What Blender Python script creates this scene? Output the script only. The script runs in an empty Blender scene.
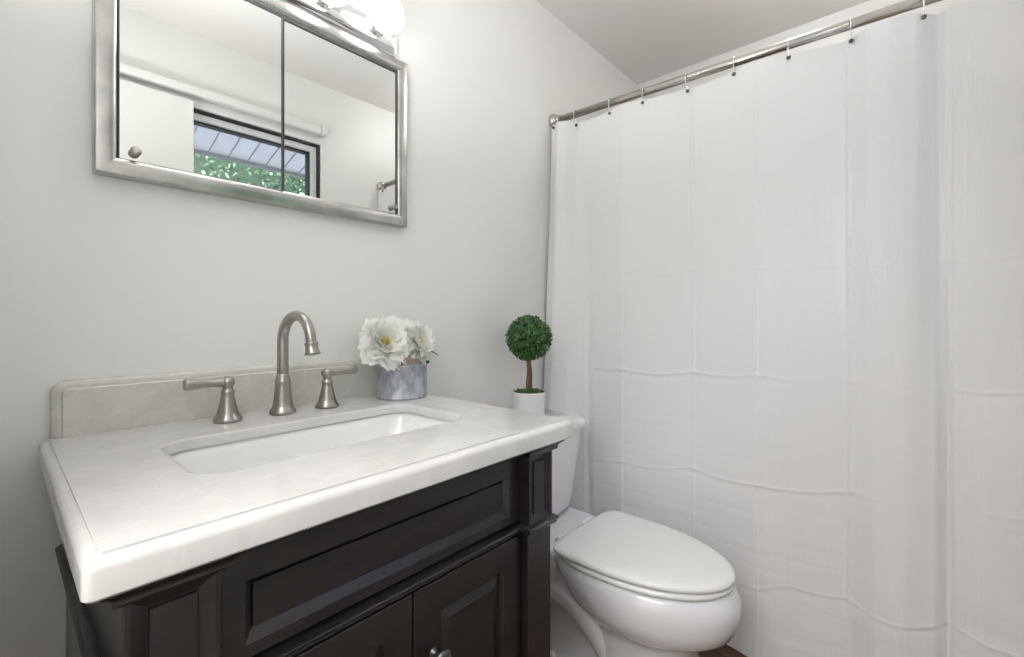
import bpy, bmesh, math, random
from mathutils import Vector, Matrix, noise
random.seed(7)
sc = bpy.context.scene
PI = math.pi
# ------------------------------------------------------------------ camera
CX, CY, CZ = 0.0, -1.15, 1.08
cam_d = bpy.data.cameras.new('camera'); cam = bpy.data.objects.new('camera', cam_d)
sc.collection.objects.link(cam); sc.camera = cam
cam.location = (CX, CY, CZ)
cam.rotation_euler = (PI/2, 0, math.radians(41.5 - 90))
cam_d.sensor_fit = 'HORIZONTAL'; cam_d.sensor_width = 36
cam_d.lens = 456/1024*36
cam_d.shift_y = -(318-328.5)/1024*-1
cam_d.clip_start = 0.02
# ------------------------------------------------------------------ world, exposure
sc.view_settings.view_transform = 'Standard'; sc.view_settings.look = 'None'
sc.view_settings.gamma = 1; sc.view_settings.use_curve_mapping = False
sc.view_settings.exposure = 0.24
world = bpy.data.worlds.new('world'); sc.world = world; world.use_nodes = True
wn = world.node_tree.nodes; wl = world.node_tree.links
bgn = wn['Background']
sky = wn.new('ShaderNodeTexSky'); sky.sky_type = 'NISHITA'; sky.sun_disc = False
sky.sun_elevation = math.radians(55); sky.sun_rotation = math.radians(200)
wl.new(sky.outputs[0], bgn.inputs[0]); bgn.inputs[1].default_value = 1.4
sun_d = bpy.data.lights.new('sun', 'SUN'); sun = bpy.data.objects.new('sun', sun_d)
sc.collection.objects.link(sun); sun_d.energy = 20.0; sun_d.angle = 0.02
sun.rotation_euler = (math.radians(-20), math.radians(25), 0)
E_HALL_FILL, E_SIDE_FILL, E_UP_FILL = 37, 1.5, 6.4  # strengths of the added fill lights
FILL_GLOBE = 27.0          # emission of the globe added over the tub
BULB = 5.5          # emission of the vanity globes
def area(name, loc, rot, sx, sy, e, col=(1, 1, 1)):
    d = bpy.data.lights.new(name, 'AREA'); d.shape = 'RECTANGLE'; d.size = sx; d.size_y = sy; d.energy = e; d.color = col
    o = bpy.data.objects.new(name, d); sc.collection.objects.link(o); o.location = loc; o.rotation_euler = rot
    return o
area('hall_top_fill', (-0.75, -1.0, 2.33), (0, 0, 0), 0.9, 1.2, E_HALL_FILL, (1, .99, .975))  # added fill from above the hall, no fitting modelled
area('hall_side_fill', (-1.36, -1.0, 1.25), (0, math.radians(-90), 0), 1.7, 1.3, E_SIDE_FILL, (.97, .985, 1))  # added soft fill through the doorway; the hall has no window
fl = area('ceiling_bounce_fill', (0.0, -0.66, 1.30), Vector((.34, .10, .93)).to_track_quat('-Z', 'Y').to_euler(), 0.25, 0.25, E_UP_FILL, (1, .99, .98))      # added unseen light aimed up, fills the room off the ceiling
fl.data.spread = math.radians(115)

# ------------------------------------------------------------------ helpers
COL = sc.collection
def base_of(p):
    v = Vector((0, 0, 0))
    while p is not None:
        v += p.location; p = p.parent
    return v
def mesh(name, V, Fc, mat, parent=None, smooth=True, origin=None):
    b = base_of(parent) if parent else Vector(origin or (0, 0, 0))
    me = bpy.data.meshes.new(name)
    me.from_pydata([tuple(Vector(v) - b) for v in V], [], Fc)
    bm = bmesh.new(); bm.from_mesh(me)
    bmesh.ops.recalc_face_normals(bm, faces=bm.faces); bm.to_mesh(me); bm.free()
    if smooth:
        me.polygons.foreach_set('use_smooth', [True]*len(me.polygons))
    o = bpy.data.objects.new(name, me); COL.objects.link(o)
    if parent: o.parent = parent
    else: o.location = b
    if mat: me.materials.append(mat)
    return o
def thing(name, label, cat, loc, group=None):
    o = bpy.data.objects.new(name, None); COL.objects.link(o); o.location = loc; o.empty_display_size = .05
    o['label'] = label; o['category'] = cat
    if group: o['group'] = group
    return o
def tag(o, label, cat, group=None):
    o['label'] = label; o['category'] = cat
    if group: o['group'] = group
    return o
class MB:
    def __init__(s): s.V = []; s.F = []
    def add(s, V, Fc):
        n = len(s.V); s.V += [tuple(v) for v in V]; s.F += [tuple(i+n for i in f) for f in Fc]; return s
    def box(s, a, b, bev=0.0, seg=2):
        bm = bmesh.new(); bmesh.ops.create_cube(bm, size=1)
        c = [(a[i]+b[i])/2 for i in range(3)]; d = [abs(b[i]-a[i]) for i in range(3)]
        for v in bm.verts: v.co = Vector([c[i]+v.co[i]*d[i] for i in range(3)])
        if bev: bmesh.ops.bevel(bm, geom=bm.edges[:], offset=bev, segments=seg, profile=.5, affect='EDGES')
        bm.verts.index_update(); s.add([v.co[:] for v in bm.verts], [[v.index for v in f.verts] for f in bm.faces]); bm.free(); return s
    def loft(s, loops, closed=True, cap0=False, cap1=False):
        n = len(loops[0]); V = [p for l in loops for p in l]; Fc = []
        for i in range(len(loops)-1):
            for j in range(n if closed else n-1):
                k = (j+1) % n
                Fc.append((i*n+j, i*n+k, (i+1)*n+k, (i+1)*n+j))
        if cap0: Fc.append(tuple(range(n)))
        if cap1: Fc.append(tuple((len(loops)-1)*n+j for j in range(n)))
        return s.add(V, Fc)
    def revolve(s, prof, c=(0, 0, 0), n=32, axis='z', cap0=True, cap1=True):
        loops = []
        for r, h in prof:
            L = []
            for j in range(n):
                a = 2*PI*j/n; ca, sa = r*math.cos(a), r*math.sin(a)
                p = {'z': (ca, sa, h), 'y': (ca, h, sa), 'x': (h, ca, sa)}[axis]
                L.append((c[0]+p[0], c[1]+p[1], c[2]+p[2]))
            loops.append(L)
        return s.loft(loops, True, cap0, cap1)
    def tube(s, pts, rad, n=16, sq=1.0):
        pts = [Vector(p) for p in pts]; m = len(pts)
        if not isinstance(rad, (list, tuple)): rad = [rad]*m
        loops = []; up = None
        for i, p in enumerate(pts):
            t = (pts[min(i+1, m-1)]-pts[max(i-1, 0)]).normalized()
            if up is None:
                up = Vector((0, 0, 1)) if abs(t.z) < .9 else Vector((1, 0, 0))
            a = (up - t*up.dot(t)).normalized(); b = t.cross(a); up = a
            loops.append([p + a*(rad[i]*sq*math.cos(2*PI*j/n)) + b*(rad[i]*math.sin(2*PI*j/n)) for j in range(n)])
        return s.loft(loops, True, True, True)
    def build(s, name, mat, parent=None, smooth=True, origin=None):
        return mesh(name, s.V, s.F, mat, parent, smooth, origin)
def wn_mod(o, ang=35):
    me = o.data
    try: me.set_sharp_from_angle(angle=math.radians(ang))
    except Exception: pass
    return o
def rr(x0, x1, y0, y1, r, n=6, m=6):
    """rounded rectangle outline in 2D, counter-clockwise; r scalar or 4 radii (x1y0, x1y1, x0y1, x0y0)"""
    R = r if isinstance(r, (list, tuple)) else [r]*4
    cs = [(x1-R[0], y0+R[0], -PI/2, R[0]), (x1-R[1], y1-R[1], 0, R[1]), (x0+R[2], y1-R[2], PI/2, R[2]), (x0+R[3], y0+R[3], PI, R[3])]
    P = []
    for k, (cx, cy, a0, r_) in enumerate(cs):
        for i in range(n+1):
            a = a0+PI/2*i/n; P.append((cx+r_*math.cos(a), cy+r_*math.sin(a)))
        c2 = cs[(k+1) % 4]; e = P[-1]; s_ = (c2[0]+c2[3]*math.cos(c2[2]), c2[1]+c2[3]*math.sin(c2[2]))
        for i in range(1, m):
            t = i/m; P.append((e[0]+(s_[0]-e[0])*t, e[1]+(s_[1]-e[1])*t))
    return P
def at_z(P, z): return [(p[0], p[1], z) for p in P]
def at_y(P, y): return [(p[0], y, p[1]) for p in P]
def sweep(path, prof):
    """mitred moulding: path of (x,y), prof of (out, z); out is to the right of the path direction"""
    n = len(path); loops = []
    for o_, z in prof:
        L = []
        for i, (x, y) in enumerate(path):
            d = []
            if i > 0: a = Vector((x-path[i-1][0], y-path[i-1][1])).normalized(); d.append(Vector((a.y, -a.x)))
            if i < n-1: a = Vector((path[i+1][0]-x, path[i+1][1]-y)).normalized(); d.append(Vector((a.y, -a.x)))
            if len(d) == 2:
                m_ = (d[0]+d[1]); m_ = m_/m_.length*(1/max(.2, (m_.normalized()).dot(d[0])))
            else: m_ = d[0]
            L.append((x+m_.x*o_, y+m_.y*o_, z))
        loops.append(L)
    mb = MB(); mb.loft(loops, False)
    mb.F.append(tuple(i*n for i in range(len(loops)))); mb.F.append(tuple(i*n+n-1 for i in range(len(loops))))
    return mb

# ------------------------------------------------------------------ materials
def new_mat(name):
    m = bpy.data.materials.new(name); m.use_nodes = True
    return m, m.node_tree.nodes, m.node_tree.links, m.node_tree.nodes['Principled BSDF']
def texco(N): return N.new('ShaderNodeTexCoord')
def mat(name, col, rough=.5, metal=0., noise_scale=0, noise_amt=.0, bump=0., bump_scale=0., coat=0., stretch=(1, 1, 1), spec=.5, sub=0.):
    m, N, L, B = new_mat(name)
    B.inputs['Roughness'].default_value = rough; B.inputs['Metallic'].default_value = metal
    B.inputs['Specular IOR Level'].default_value = spec
    B.inputs['Coat Weight'].default_value = coat; B.inputs['Coat Roughness'].default_value = .08
    B.inputs['Base Color'].default_value = (*col, 1)
    tc = texco(N); mp = N.new('ShaderNodeMapping'); L.new(tc.outputs['Object'], mp.inputs[0]); mp.inputs['Scale'].default_value = stretch
    ns = N.new('ShaderNodeTexNoise'); ns.inputs['Scale'].default_value = noise_scale or 5; ns.inputs['Detail'].default_value = 5
    L.new(mp.outputs[0], ns.inputs['Vector'])
    cr = N.new('ShaderNodeValToRGB'); cr.color_ramp.elements[0].position = .3; cr.color_ramp.elements[1].position = .7
    a = noise_amt
    cr.color_ramp.elements[0].color = (*[max(0, c*(1-a)) for c in col], 1); cr.color_ramp.elements[1].color = (*[min(1, c*(1+a)) for c in col], 1)
    L.new(ns.outputs[0], cr.inputs[0]); L.new(cr.outputs[0], B.inputs['Base Color'])
    if bump:
        n2 = N.new('ShaderNodeTexNoise'); n2.inputs['Scale'].default_value = bump_scale; n2.inputs['Detail'].default_value = 4
        L.new(mp.outputs[0], n2.inputs['Vector'])
        b = N.new('ShaderNodeBump'); b.inputs['Strength'].default_value = bump; b.inputs['Distance'].default_value = .002
        L.new(n2.outputs[0], b.inputs['Height']); L.new(b.outputs[0], B.inputs['Normal'])
    return m
M = {}
M['wall'] = mat('wall_paint', (.83, .828, .815), .45, noise_scale=2, noise_amt=.01, bump=.06, bump_scale=60)
M['ceil'] = mat('ceiling_paint', (.86, .845, .83), .8, noise_scale=1.5, noise_amt=.015, bump=.1, bump_scale=30)
M['surround'] = mat('tub_surround_acrylic', (.62, .53, .42), .35, noise_scale=3, noise_amt=.03)
M['trim'] = mat('white_trim_paint', (.82, .82, .81), .35, noise_scale=3, noise_amt=.01)
M['door'] = mat('white_door_paint', (.80, .80, .78), .4, noise_scale=3, noise_amt=.01)
M['espresso'] = mat('espresso_wood', (.013, .0105, .0105), .3, noise_scale=9, noise_amt=.45, bump=.12, bump_scale=30, stretch=(1, 1, 6), coat=.25)
M['cab_in'] = mat('cabinet_side_wood', (.045, .035, .03), .5, noise_scale=9, noise_amt=.3)
M['porcelain'] = mat('white_porcelain', (.80, .80, .83), .08, noise_scale=2, noise_amt=.005, coat=.6)
M['seat'] = mat('white_seat_plastic', (.86, .86, .85), .16, noise_scale=2, noise_amt=.005, coat=.3)
M['sink'] = mat('sink_porcelain', (.84, .84, .83), .1, noise_scale=2, noise_amt=.005, coat=.5)
M['chrome'] = mat('chrome', (.82, .82, .83), .06, 1., noise_scale=6, noise_amt=.05)
M['steel'] = mat('worn_chrome_frame', (.50, .495, .485), .26, 1., noise_scale=14, noise_amt=.22, bump=.25, bump_scale=9)
M['rod'] = mat('rod_steel', (.55, .53, .50), .24, 1., noise_scale=20, noise_amt=.08)
M['track'] = mat('dark_track', (.05, .05, .05), .4)
M['mirror'] = mat('mirror_glass', (.86, .875, .86), .0, 1.)
M['pot_white'] = mat('white_ceramic_pot', (.84, .83, .83), .35, noise_scale=50, noise_amt=.02)
M['bark'] = mat('bark', (.20, .12, .07), .85, noise_scale=60, noise_amt=.4, bump=.8, bump_scale=80, stretch=(1, 1, .15))
M['moss'] = mat('moss', (.05, .10, .02), .9, noise_scale=90, noise_amt=.5)
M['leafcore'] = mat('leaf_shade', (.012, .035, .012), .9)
def m_petal():
    m, N, L, B = new_mat('petal'); B.inputs['Base Color'].default_value = (.97, .97, .94, 1); B.inputs['Roughness'].default_value = .6
    t = N.new('ShaderNodeBsdfTranslucent'); t.inputs[0].default_value = (.98, .98, .93, 1); mx = N.new('ShaderNodeMixShader'); mx.inputs[0].default_value = .4
    L.new(B.outputs[0], mx.inputs[1]); L.new(t.outputs[0], mx.inputs[2]); L.new(mx.outputs[0], N['Material Output'].inputs[0]); return m
M['petal'] = m_petal()
M['stamen'] = mat('stamen_yellow', (.95, .80, .22), .8, noise_scale=200, noise_amt=.3)
M['green'] = mat('stem_green', (.16, .26, .06), .7, noise_scale=50, noise_amt=.3)
M['rust'] = mat('brown_band', (.30, .25, .20), .6, .2, noise_scale=120, noise_amt=.35, bump=.4, bump_scale=150)
M['blackiron'] = mat('black_iron', (.02, .02, .02), .5, .5)
M['aluminium'] = mat('window_white_metal', (.75, .76, .77), .4, noise_scale=4, noise_amt=.02)
M['darkframe'] = mat('window_dark_gasket', (.03, .03, .035), .5)
def m_awning():
    m, N, L, B = new_mat('awning_panel'); B.inputs['Base Color'].default_value = (.6, .61, .63, 1); B.inputs['Roughness'].default_value = .5
    t = N.new('ShaderNodeBsdfTranslucent'); t.inputs[0].default_value = (.33, .335, .35, 1); mx = N.new('ShaderNodeMixShader'); mx.inputs[0].default_value = .6
    L.new(B.outputs[0], mx.inputs[1]); L.new(t.outputs[0], mx.inputs[2]); L.new(mx.outputs[0], N['Material Output'].inputs[0]); return m
M['awning'] = m_awning()
M['seam'] = mat('awning_seam', (.25, .27, .30), .6)
M['ground'] = mat('patio_concrete', (.45, .43, .40), .9, noise_scale=6, noise_amt=.1)
M['knob'] = mat('dark_pewter', (.13, .13, .13), .35, .9, noise_scale=30, noise_amt=.2)
M['hinge'] = mat('seat_hinge_plastic', (.82, .82, .81), .3)

def m_nickel():
    m, N, L, B = new_mat('brushed_nickel')
    B.inputs['Metallic'].default_value = 1; B.inputs['Roughness'].default_value = .27
    B.inputs['Base Color'].default_value = (.37, .355, .33, 1)
    tc = texco(N); mp = N.new('ShaderNodeMapping'); mp.inputs['Scale'].default_value = (60, 60, 6); L.new(tc.outputs['Object'], mp.inputs[0])
    ns = N.new('ShaderNodeTexNoise'); ns.inputs['Scale'].default_value = 3; L.new(mp.outputs[0], ns.inputs['Vector'])
    r = N.new('ShaderNodeMapRange'); r.inputs[3].default_value = .27; r.inputs[4].default_value = .33
    L.new(ns.outputs[0], r.inputs[0]); L.new(r.outputs[0], B.inputs['Roughness'])
    return m
M['nickel'] = m_nickel()
def m_marble(name, base, vein, amt, rough=.12):
    m, N, L, B = new_mat(name)
    tc = texco(N)
    n1 = N.new('ShaderNodeTexNoise'); n1.inputs['Scale'].default_value = 9; n1.inputs['Detail'].default_value = 6; n1.inputs['Distortion'].default_value = 1.6
    L.new(tc.outputs['Object'], n1.inputs['Vector'])
    sub = N.new('ShaderNodeMath'); sub.operation = 'SUBTRACT'; sub.inputs[1].default_value = .5; L.new(n1.outputs[0], sub.inputs[0])
    ab = N.new('ShaderNodeMath'); ab.operation = 'ABSOLUTE'; L.new(sub.outputs[0], ab.inputs[0])
    mr = N.new('ShaderNodeMapRange'); mr.inputs[1].default_value = 0; mr.inputs[2].default_value = .03; mr.inputs[3].default_value = 1; mr.inputs[4].default_value = 0
    L.new(ab.outputs[0], mr.inputs[0])
    n2 = N.new('ShaderNodeTexNoise'); n2.inputs['Scale'].default_value = 22; n2.inputs['Detail'].default_value = 5; L.new(tc.outputs['Object'], n2.inputs['Vector'])
    mu = N.new('ShaderNodeMath'); mu.operation = 'MULTIPLY'; L.new(mr.outputs[0], mu.inputs[0]); mu.inputs[1].default_value = amt
    mix = N.new('ShaderNodeMix'); mix.data_type = 'RGBA'; mix.inputs[6].default_value = (*base, 1); mix.inputs[7].default_value = (*vein, 1); L.new(mu.outputs[0], mix.inputs[0])
    mr2 = N.new('ShaderNodeMapRange'); mr2.inputs[1].default_value = .3; mr2.inputs[2].default_value = .7; mr2.inputs[3].default_value = .95; mr2.inputs[4].default_value = 1.04; L.new(n2.outputs[0], mr2.inputs[0])
    hs = N.new('ShaderNodeVectorMath'); hs.operation = 'SCALE'; L.new(mix.outputs[2], hs.inputs[0]); L.new(mr2.outputs[0], hs.inputs[3])
    L.new(hs.outputs[0], B.inputs['Base Color'])
    B.inputs['Roughness'].default_value = rough; B.inputs['Coat Weight'].default_value = .3
    return m
M['marble'] = m_marble('cultured_marble', (.64, .63, .62), (.71, .705, .695), .35)
M['marble_bs'] = m_marble('cultured_marble_splash', (.62, .61, .575), (.74, .73, .705), .4, .2)
def m_floor():
    m, N, L, B = new_mat('wood_plank_floor')
    tc = texco(N); br = N.new('ShaderNodeTexBrick'); mp = N.new('ShaderNodeMapping'); mp.inputs['Rotation'].default_value = (0, 0, PI/2)
    L.new(tc.outputs['Object'], mp.inputs[0]); L.new(mp.outputs[0], br.inputs['Vector'])
    br.inputs['Scale'].default_value = 1; br.inputs['Brick Width'].default_value = 1.1; br.inputs['Row Height'].default_value = .14; br.inputs['Mortar Size'].default_value = .002
    br.inputs['Color1'].default_value = (.16, .10, .06, 1); br.inputs['Color2'].default_value = (.22, .145, .09, 1); br.inputs['Mortar'].default_value = (.04, .025, .015, 1)
    ns = N.new('ShaderNodeTexNoise'); ns.inputs['Scale'].default_value = 6; ns.inputs['Detail'].default_value = 8
    mp2 = N.new('ShaderNodeMapping'); mp2.inputs['Scale'].default_value = (12, 1, 1); L.new(tc.outputs['Object'], mp2.inputs[0]); L.new(mp2.outputs[0], ns.inputs['Vector'])
    mr = N.new('ShaderNodeMapRange'); mr.inputs[3].default_value = .6; mr.inputs[4].default_value = 1.4; L.new(ns.outputs[0], mr.inputs[0])
    sc_ = N.new('ShaderNodeVectorMath'); sc_.operation = 'SCALE'; L.new(br.outputs[0], sc_.inputs[0]); L.new(mr.outputs[0], sc_.inputs[3])
    L.new(sc_.outputs[0], B.inputs['Base Color']); B.inputs['Roughness'].default_value = .4
    return m
M['floor'] = m_floor()
def m_curtain():
    m, N, L, B = new_mat('white_waffle_fabric')
    B.inputs['Roughness'].default_value = .9; B.inputs['Base Color'].default_value = (.84, .838, .85, 1)
    B.inputs['Sheen Weight'].default_value = .15; B.inputs['Specular IOR Level'].default_value = .2
    tc = texco(N)
    w = N.new('ShaderNodeTexWave'); w.wave_type = 'BANDS'; w.bands_direction = 'Y'; w.inputs['Scale'].default_value = 44; w.inputs['Distortion'].default_value = .3; w.inputs['Detail'].default_value = 0
    L.new(tc.outputs['Object'], w.inputs['Vector'])
    w2 = N.new('ShaderNodeTexWave'); w2.wave_type = 'BANDS'; w2.bands_direction = 'Z'; w2.inputs['Scale'].default_value = 60; w2.inputs['Distortion'].default_value = .5
    L.new(tc.outputs['Object'], w2.inputs['Vector'])
    b0 = N.new('ShaderNodeBump'); b0.inputs['Strength'].default_value = .08; b0.inputs['Distance'].default_value = .001; L.new(w2.outputs[0], b0.inputs['Height'])
    b = N.new('ShaderNodeBump'); b.inputs['Strength'].default_value = .22; b.inputs['Distance'].default_value = .001
    L.new(w.outputs[0], b.inputs['Height']); L.new(b0.outputs[0], b.inputs['Normal']); L.new(b.outputs[0], B.inputs['Normal'])
    return m
M['curtain'] = m_curtain()
def m_galv():
    m, N, L, B = new_mat('galvanised_metal')
    tc = texco(N); mp = N.new('ShaderNodeMapping'); mp.inputs['Scale'].default_value = (1, 1, .45); L.new(tc.outputs['Object'], mp.inputs[0])
    v = N.new('ShaderNodeTexNoise'); v.inputs['Scale'].default_value = 55; v.inputs['Detail'].default_value = 6; v.inputs['Distortion'].default_value = .8; L.new(mp.outputs[0], v.inputs['Vector'])
    cr = N.new('ShaderNodeValToRGB'); cr.color_ramp.elements[0].position = .35; cr.color_ramp.elements[1].position = .65
    cr.color_ramp.elements[0].color = (.29, .31, .36, 1); cr.color_ramp.elements[1].color = (.50, .52, .57, 1)
    L.new(v.outputs[0], cr.inputs[0]); L.new(cr.outputs[0], B.inputs['Base Color'])
    B.inputs['Metallic'].default_value = .45; B.inputs['Roughness'].default_value = .5
    return m
M['galv'] = m_galv()
def m_leaf(name, cols, sc_=60, tr=0):
    m, N, L, B = new_mat(name)
    g = N.new('ShaderNodeNewGeometry'); cr = N.new('ShaderNodeValToRGB'); cr.color_ramp.elements[0].color = (*cols[0], 1); cr.color_ramp.elements[1].color = (*cols[1], 1)
    L.new(g.outputs['Random Per Island'], cr.inputs[0]); L.new(cr.outputs[0], B.inputs['Base Color'])
    B.inputs['Roughness'].default_value = .55
    return m
M['boxleaf'] = m_leaf('boxwood_leaf', ((.010, .045, .010), (.10, .24, .065)))
M['hedgeleaf'] = m_leaf('hedge_leaf', ((.008, .05, .01), (.36, .50, .24)))
def m_emit(name, col, s):
    m, N, L, B = new_mat(name); B.inputs['Base Color'].default_value = (1, 1, 1, 1)
    B.inputs['Emission Color'].default_value = (*col, 1); B.inputs['Emission Strength'].default_value = s; return m
M['bulb'] = m_emit('lit_globe', (1, .985, .955), BULB)
M['fill_globe'] = m_emit('lit_fill_globe', (1, .985, .965), FILL_GLOBE)
def m_glass():
    m, N, L, B = new_mat('window_glass'); B.inputs['Transmission Weight'].default_value = 1; B.inputs['Roughness'].default_value = 0
    B.inputs['IOR'].default_value = 1.0; B.inputs['Base Color'].default_value = (.96, .98, .98, 1); B.inputs['Specular IOR Level'].default_value = .5
    # plain thin glazing: straight-through light with a faint surface gloss
    tr = N.new('ShaderNodeBsdfTransparent'); gl = N.new('ShaderNodeBsdfGlossy'); gl.inputs['Roughness'].default_value = 0
    mx = N.new('ShaderNodeMixShader'); mx.inputs[0].default_value = .06; L.new(tr.outputs[0], mx.inputs[1]); L.new(gl.outputs[0], mx.inputs[2])
    L.new(mx.outputs[0], N['Material Output'].inputs[0]); return m
M['glass'] = m_glass()

# ------------------------------------------------------------------ room shell
ZC = 2.365; YW = -1.35; XL = -0.10; XR = 2.34; TH = .12
def struct(o): o['kind'] = 'structure'; return o
def sbox(name, a, b, m, parent=None):
    o = MB().box(a, b).build(name, M[m], parent, smooth=False)
    if not parent: struct(o)
    return o
sbox('floor', (-1.5, -2.2, -.1), (XR+TH, TH, 0), 'floor')
sbox('ceiling', (-1.5, -2.2, ZC), (XR+TH, TH, ZC+.1), 'ceil')
sbox('wall_back', (-1.5, 0, 0), (XR+TH, TH, ZC), 'wall')
sbox('wall_right', (XR, YW-TH, 0), (XR+TH, 0, ZC), 'wall')
# left wall with the doorway the picture is taken from
DY0, DY1, DH = -1.29, -.60, 2.045
w = MB(); w.box((XL-TH, DY1, 0), (XL, 0, ZC)); w.box((XL-TH, -2.2, 0), (XL, DY0, ZC)); w.box((XL-TH, DY0, DH), (XL, DY1, ZC))
struct(w.build('wall_left', M['wall'], smooth=False))
# front wall with the window
WX0, WX1, WZ0, WZ1 = .42, 1.185, 1.12, 2.035
w = MB(); w.box((XL, YW-TH, 0), (WX0, YW, ZC)); w.box((WX1, YW-TH, 0), (XR, YW, ZC)); w.box((WX0, YW-TH, 0), (WX1, YW, WZ0)); w.box((WX0, YW-TH, WZ1), (WX1, YW, ZC))
struct(w.build('wall_front', M['wall'], smooth=False))
# hall outside the doorway
w = MB(); w.box((-1.5, -2.2, 0), (-1.4, 0, ZC)); w.box((-1.4, -2.2, 0), (XL-TH, -2.1, ZC)); struct(w.build('wall_hall', M['wall'], smooth=False))
# baseboard on back wall
sbox('baseboard_back', (.80, -.014, 0), (1.54, 0, .09), 'trim')
# door casing
w = MB(); w.box((XL, DY1, 0), (XL+.015, DY1+.06, DH+.06), .003); w.box((XL, DY0, DH), (XL+.015, DY1, DH+.06), .003)
struct(w.build('trim_1', M['trim'], smooth=False))
# acrylic surround panels round the tub
w = MB(); w.box((1.545, -.012, .38), (XR, 0, 1.845), .003); w.box((XR-.012, YW, .38), (XR, -.012, 1.845), .003); w.box((1.545, YW, .38), (XR-.012, YW+.012, 1.845), .003)
struct(w.build('trim_2', M['surround'], smooth=False))
# window
win = MB()
def frame(mb, x0, x1, z0, z1, w_, y0, y1, b=.002):
    mb.box((x0, y0, z0), (x0+w_, y1, z1), b); mb.box((x1-w_, y0, z0), (x1, y1, z1), b)
    mb.box((x0+w_, y0, z0), (x1-w_, y1, z0+w_), b); mb.box((x0+w_, y0, z1-w_), (x1-w_, y1, z1), b)
frame(win, WX0, WX1, WZ0, WZ1, .009, YW-.10, YW-.012)
wo = struct(win.build('window_1', M['darkframe'], smooth=False))
w = MB(); frame(w, WX0+.012, WX1-.012, WZ0+.012, WZ1-.012, .028, YW-.095, YW-.03)
w.build('window_frame', M['aluminium'], wo, smooth=False)
w = MB(); frame(w, WX0+.040, WX1-.040, WZ0+.040, WZ1-.040, .009, YW-.09, YW-.05); w.build('sash_frame', M['darkframe'], wo, smooth=False)
w = MB(); w.box((WX0+.049, YW-.072, WZ0+.049), (WX1-.049, YW-.068, WZ1-.049)); w.build('pane', M['glass'], wo, smooth=False)
w = MB(); w.box((WX0-.03, YW-.01, WZ0-.02), (WX1+.03, YW+.018, WZ0), .003); w.build('window_sill', M['trim'], wo, smooth=False)
# blind rail over the window
hr = thing('blind_headrail', 'white blind rail above the window, with a square end bracket, seen in the mirror', 'blind', (.6, YW, 2.08))
MB().box((-.06, YW+.008, 2.075), (1.165, YW+.045, 2.115), .006).build('rail', M['trim'], hr)
MB().box((1.165, YW+.0, 2.075), (1.20, YW+.052, 2.125), .006).build('end_bracket', M['aluminium'], hr)
# open door leaf lying against the front wall (seen in the mirror)
dr = MB(); dr.box((-.095, -1.315, .012), (.575, -1.28, 2.036), .003)
dr = struct(dr.build('door_1', M['door'], smooth=False))
kb = MB(); kb.revolve([(.028, 0), (.028, .005), (.012, .010), (.012, .022), (.022, .028), (.026, .036), (.022, .046), (.012, .050), (.0, .051)], (.52, -1.28, .95), 28, 'y'); kb.build('door_knob', M['nickel'], dr)

# ------------------------------------------------------------------ outdoors, through the window
sbox('ground', (-3, -7, -.15), (5, YW-TH, -.02), 'ground')
aw = thing('patio_awning', 'white ribbed patio awning sloping down outside the window', 'awning', (1, YW-TH, 2.6))
def sl(y): return 2.24 + .29*(y+2.60)      # height of awning at y
y0, y1 = -2.60, YW-TH-.01
mb = MB(); mb.add([(-2, y0, sl(y0)), (4, y0, sl(y0)), (4, y1, sl(y1)), (-2, y1, sl(y1)), (-2, y0, sl(y0)+.03), (4, y0, sl(y0)+.03), (4, y1, sl(y1)+.03), (-2, y1, sl(y1)+.03)],
    [(0, 1, 2, 3), (4, 5, 6, 7), (0, 1, 5, 4), (1, 2, 6, 5), (2, 3, 7, 6), (3, 0, 4, 7)]); mb.build('roof_panel', M['awning'], aw, smooth=False)
for k in range(36):
    x = -1.4+k*.125
    mb = MB(); mb.add([(x, y0, sl(y0)), (x+.007, y0, sl(y0)), (x+.007, y1, sl(y1)), (x, y1, sl(y1)), (x, y0, sl(y0)-.008), (x+.007, y0, sl(y0)-.008), (x+.007, y1, sl(y1)-.008), (x, y1, sl(y1)-.008)],
        [(0, 1, 2, 3), (4, 5, 6, 7), (0, 1, 5, 4), (1, 2, 6, 5), (2, 3, 7, 6), (3, 0, 4, 7)]); mb.build('roof_rib', M['seam'], aw, smooth=False)
MB().box((-2, y0-.02, sl(y0)-.03), (4, y0, sl(y0)+.03), .004).build('gutter', M['seam'], aw, smooth=False)
hg = thing('hedge', 'leafy green hedge growing beyond the awning outside the window', 'hedge', (1.2, -4.2, 0))
V = []; Fc = []
rnd = random.Random(3)
for i in range(15000):
    x = rnd.uniform(-2.2, 4.2); z = rnd.uniform(.8, 3.4)
    y = -3.6 - .35*math.sin(x*3+z*2) - .3*noise.noise(Vector((x*1.5, z*1.5, 0))) - rnd.random()**2*.5
    a, b, c = rnd.uniform(0, 6.28), rnd.uniform(-1, 1), rnd.uniform(0, 6.28)
    s_ = rnd.uniform(.018, .036); R_ = Matrix.Rotation(a, 3, 'Z') @ Matrix.Rotation(b, 3, 'X') @ Matrix.Rotation(c, 3, 'Y')
    n0 = len(V)
    for p in ((-1, 0, 0), (0, 0, -.5), (1, 0, 0), (0, .15, .5)): V.append(tuple(Vector((x, y, z)) + R_ @ (Vector(p)*s_)))
    Fc.append((n0, n0+1, n0+2, n0+3))
mesh('foliage', V, Fc, M['hedgeleaf'], hg, smooth=False)
mb = MB()
for k in range(5):
    for j in range(4):
        pass
blob = []
for k in range(7):
    t = MB(); x = -2+k; t.revolve([(.1, .0), (.07, .4), (.05, 1.2), (.03, 2.2)], (x, -4.2, -.1), 10); mb.add(t.V, t.F)
mb.build('trunk', M['bark'], hg)
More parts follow.
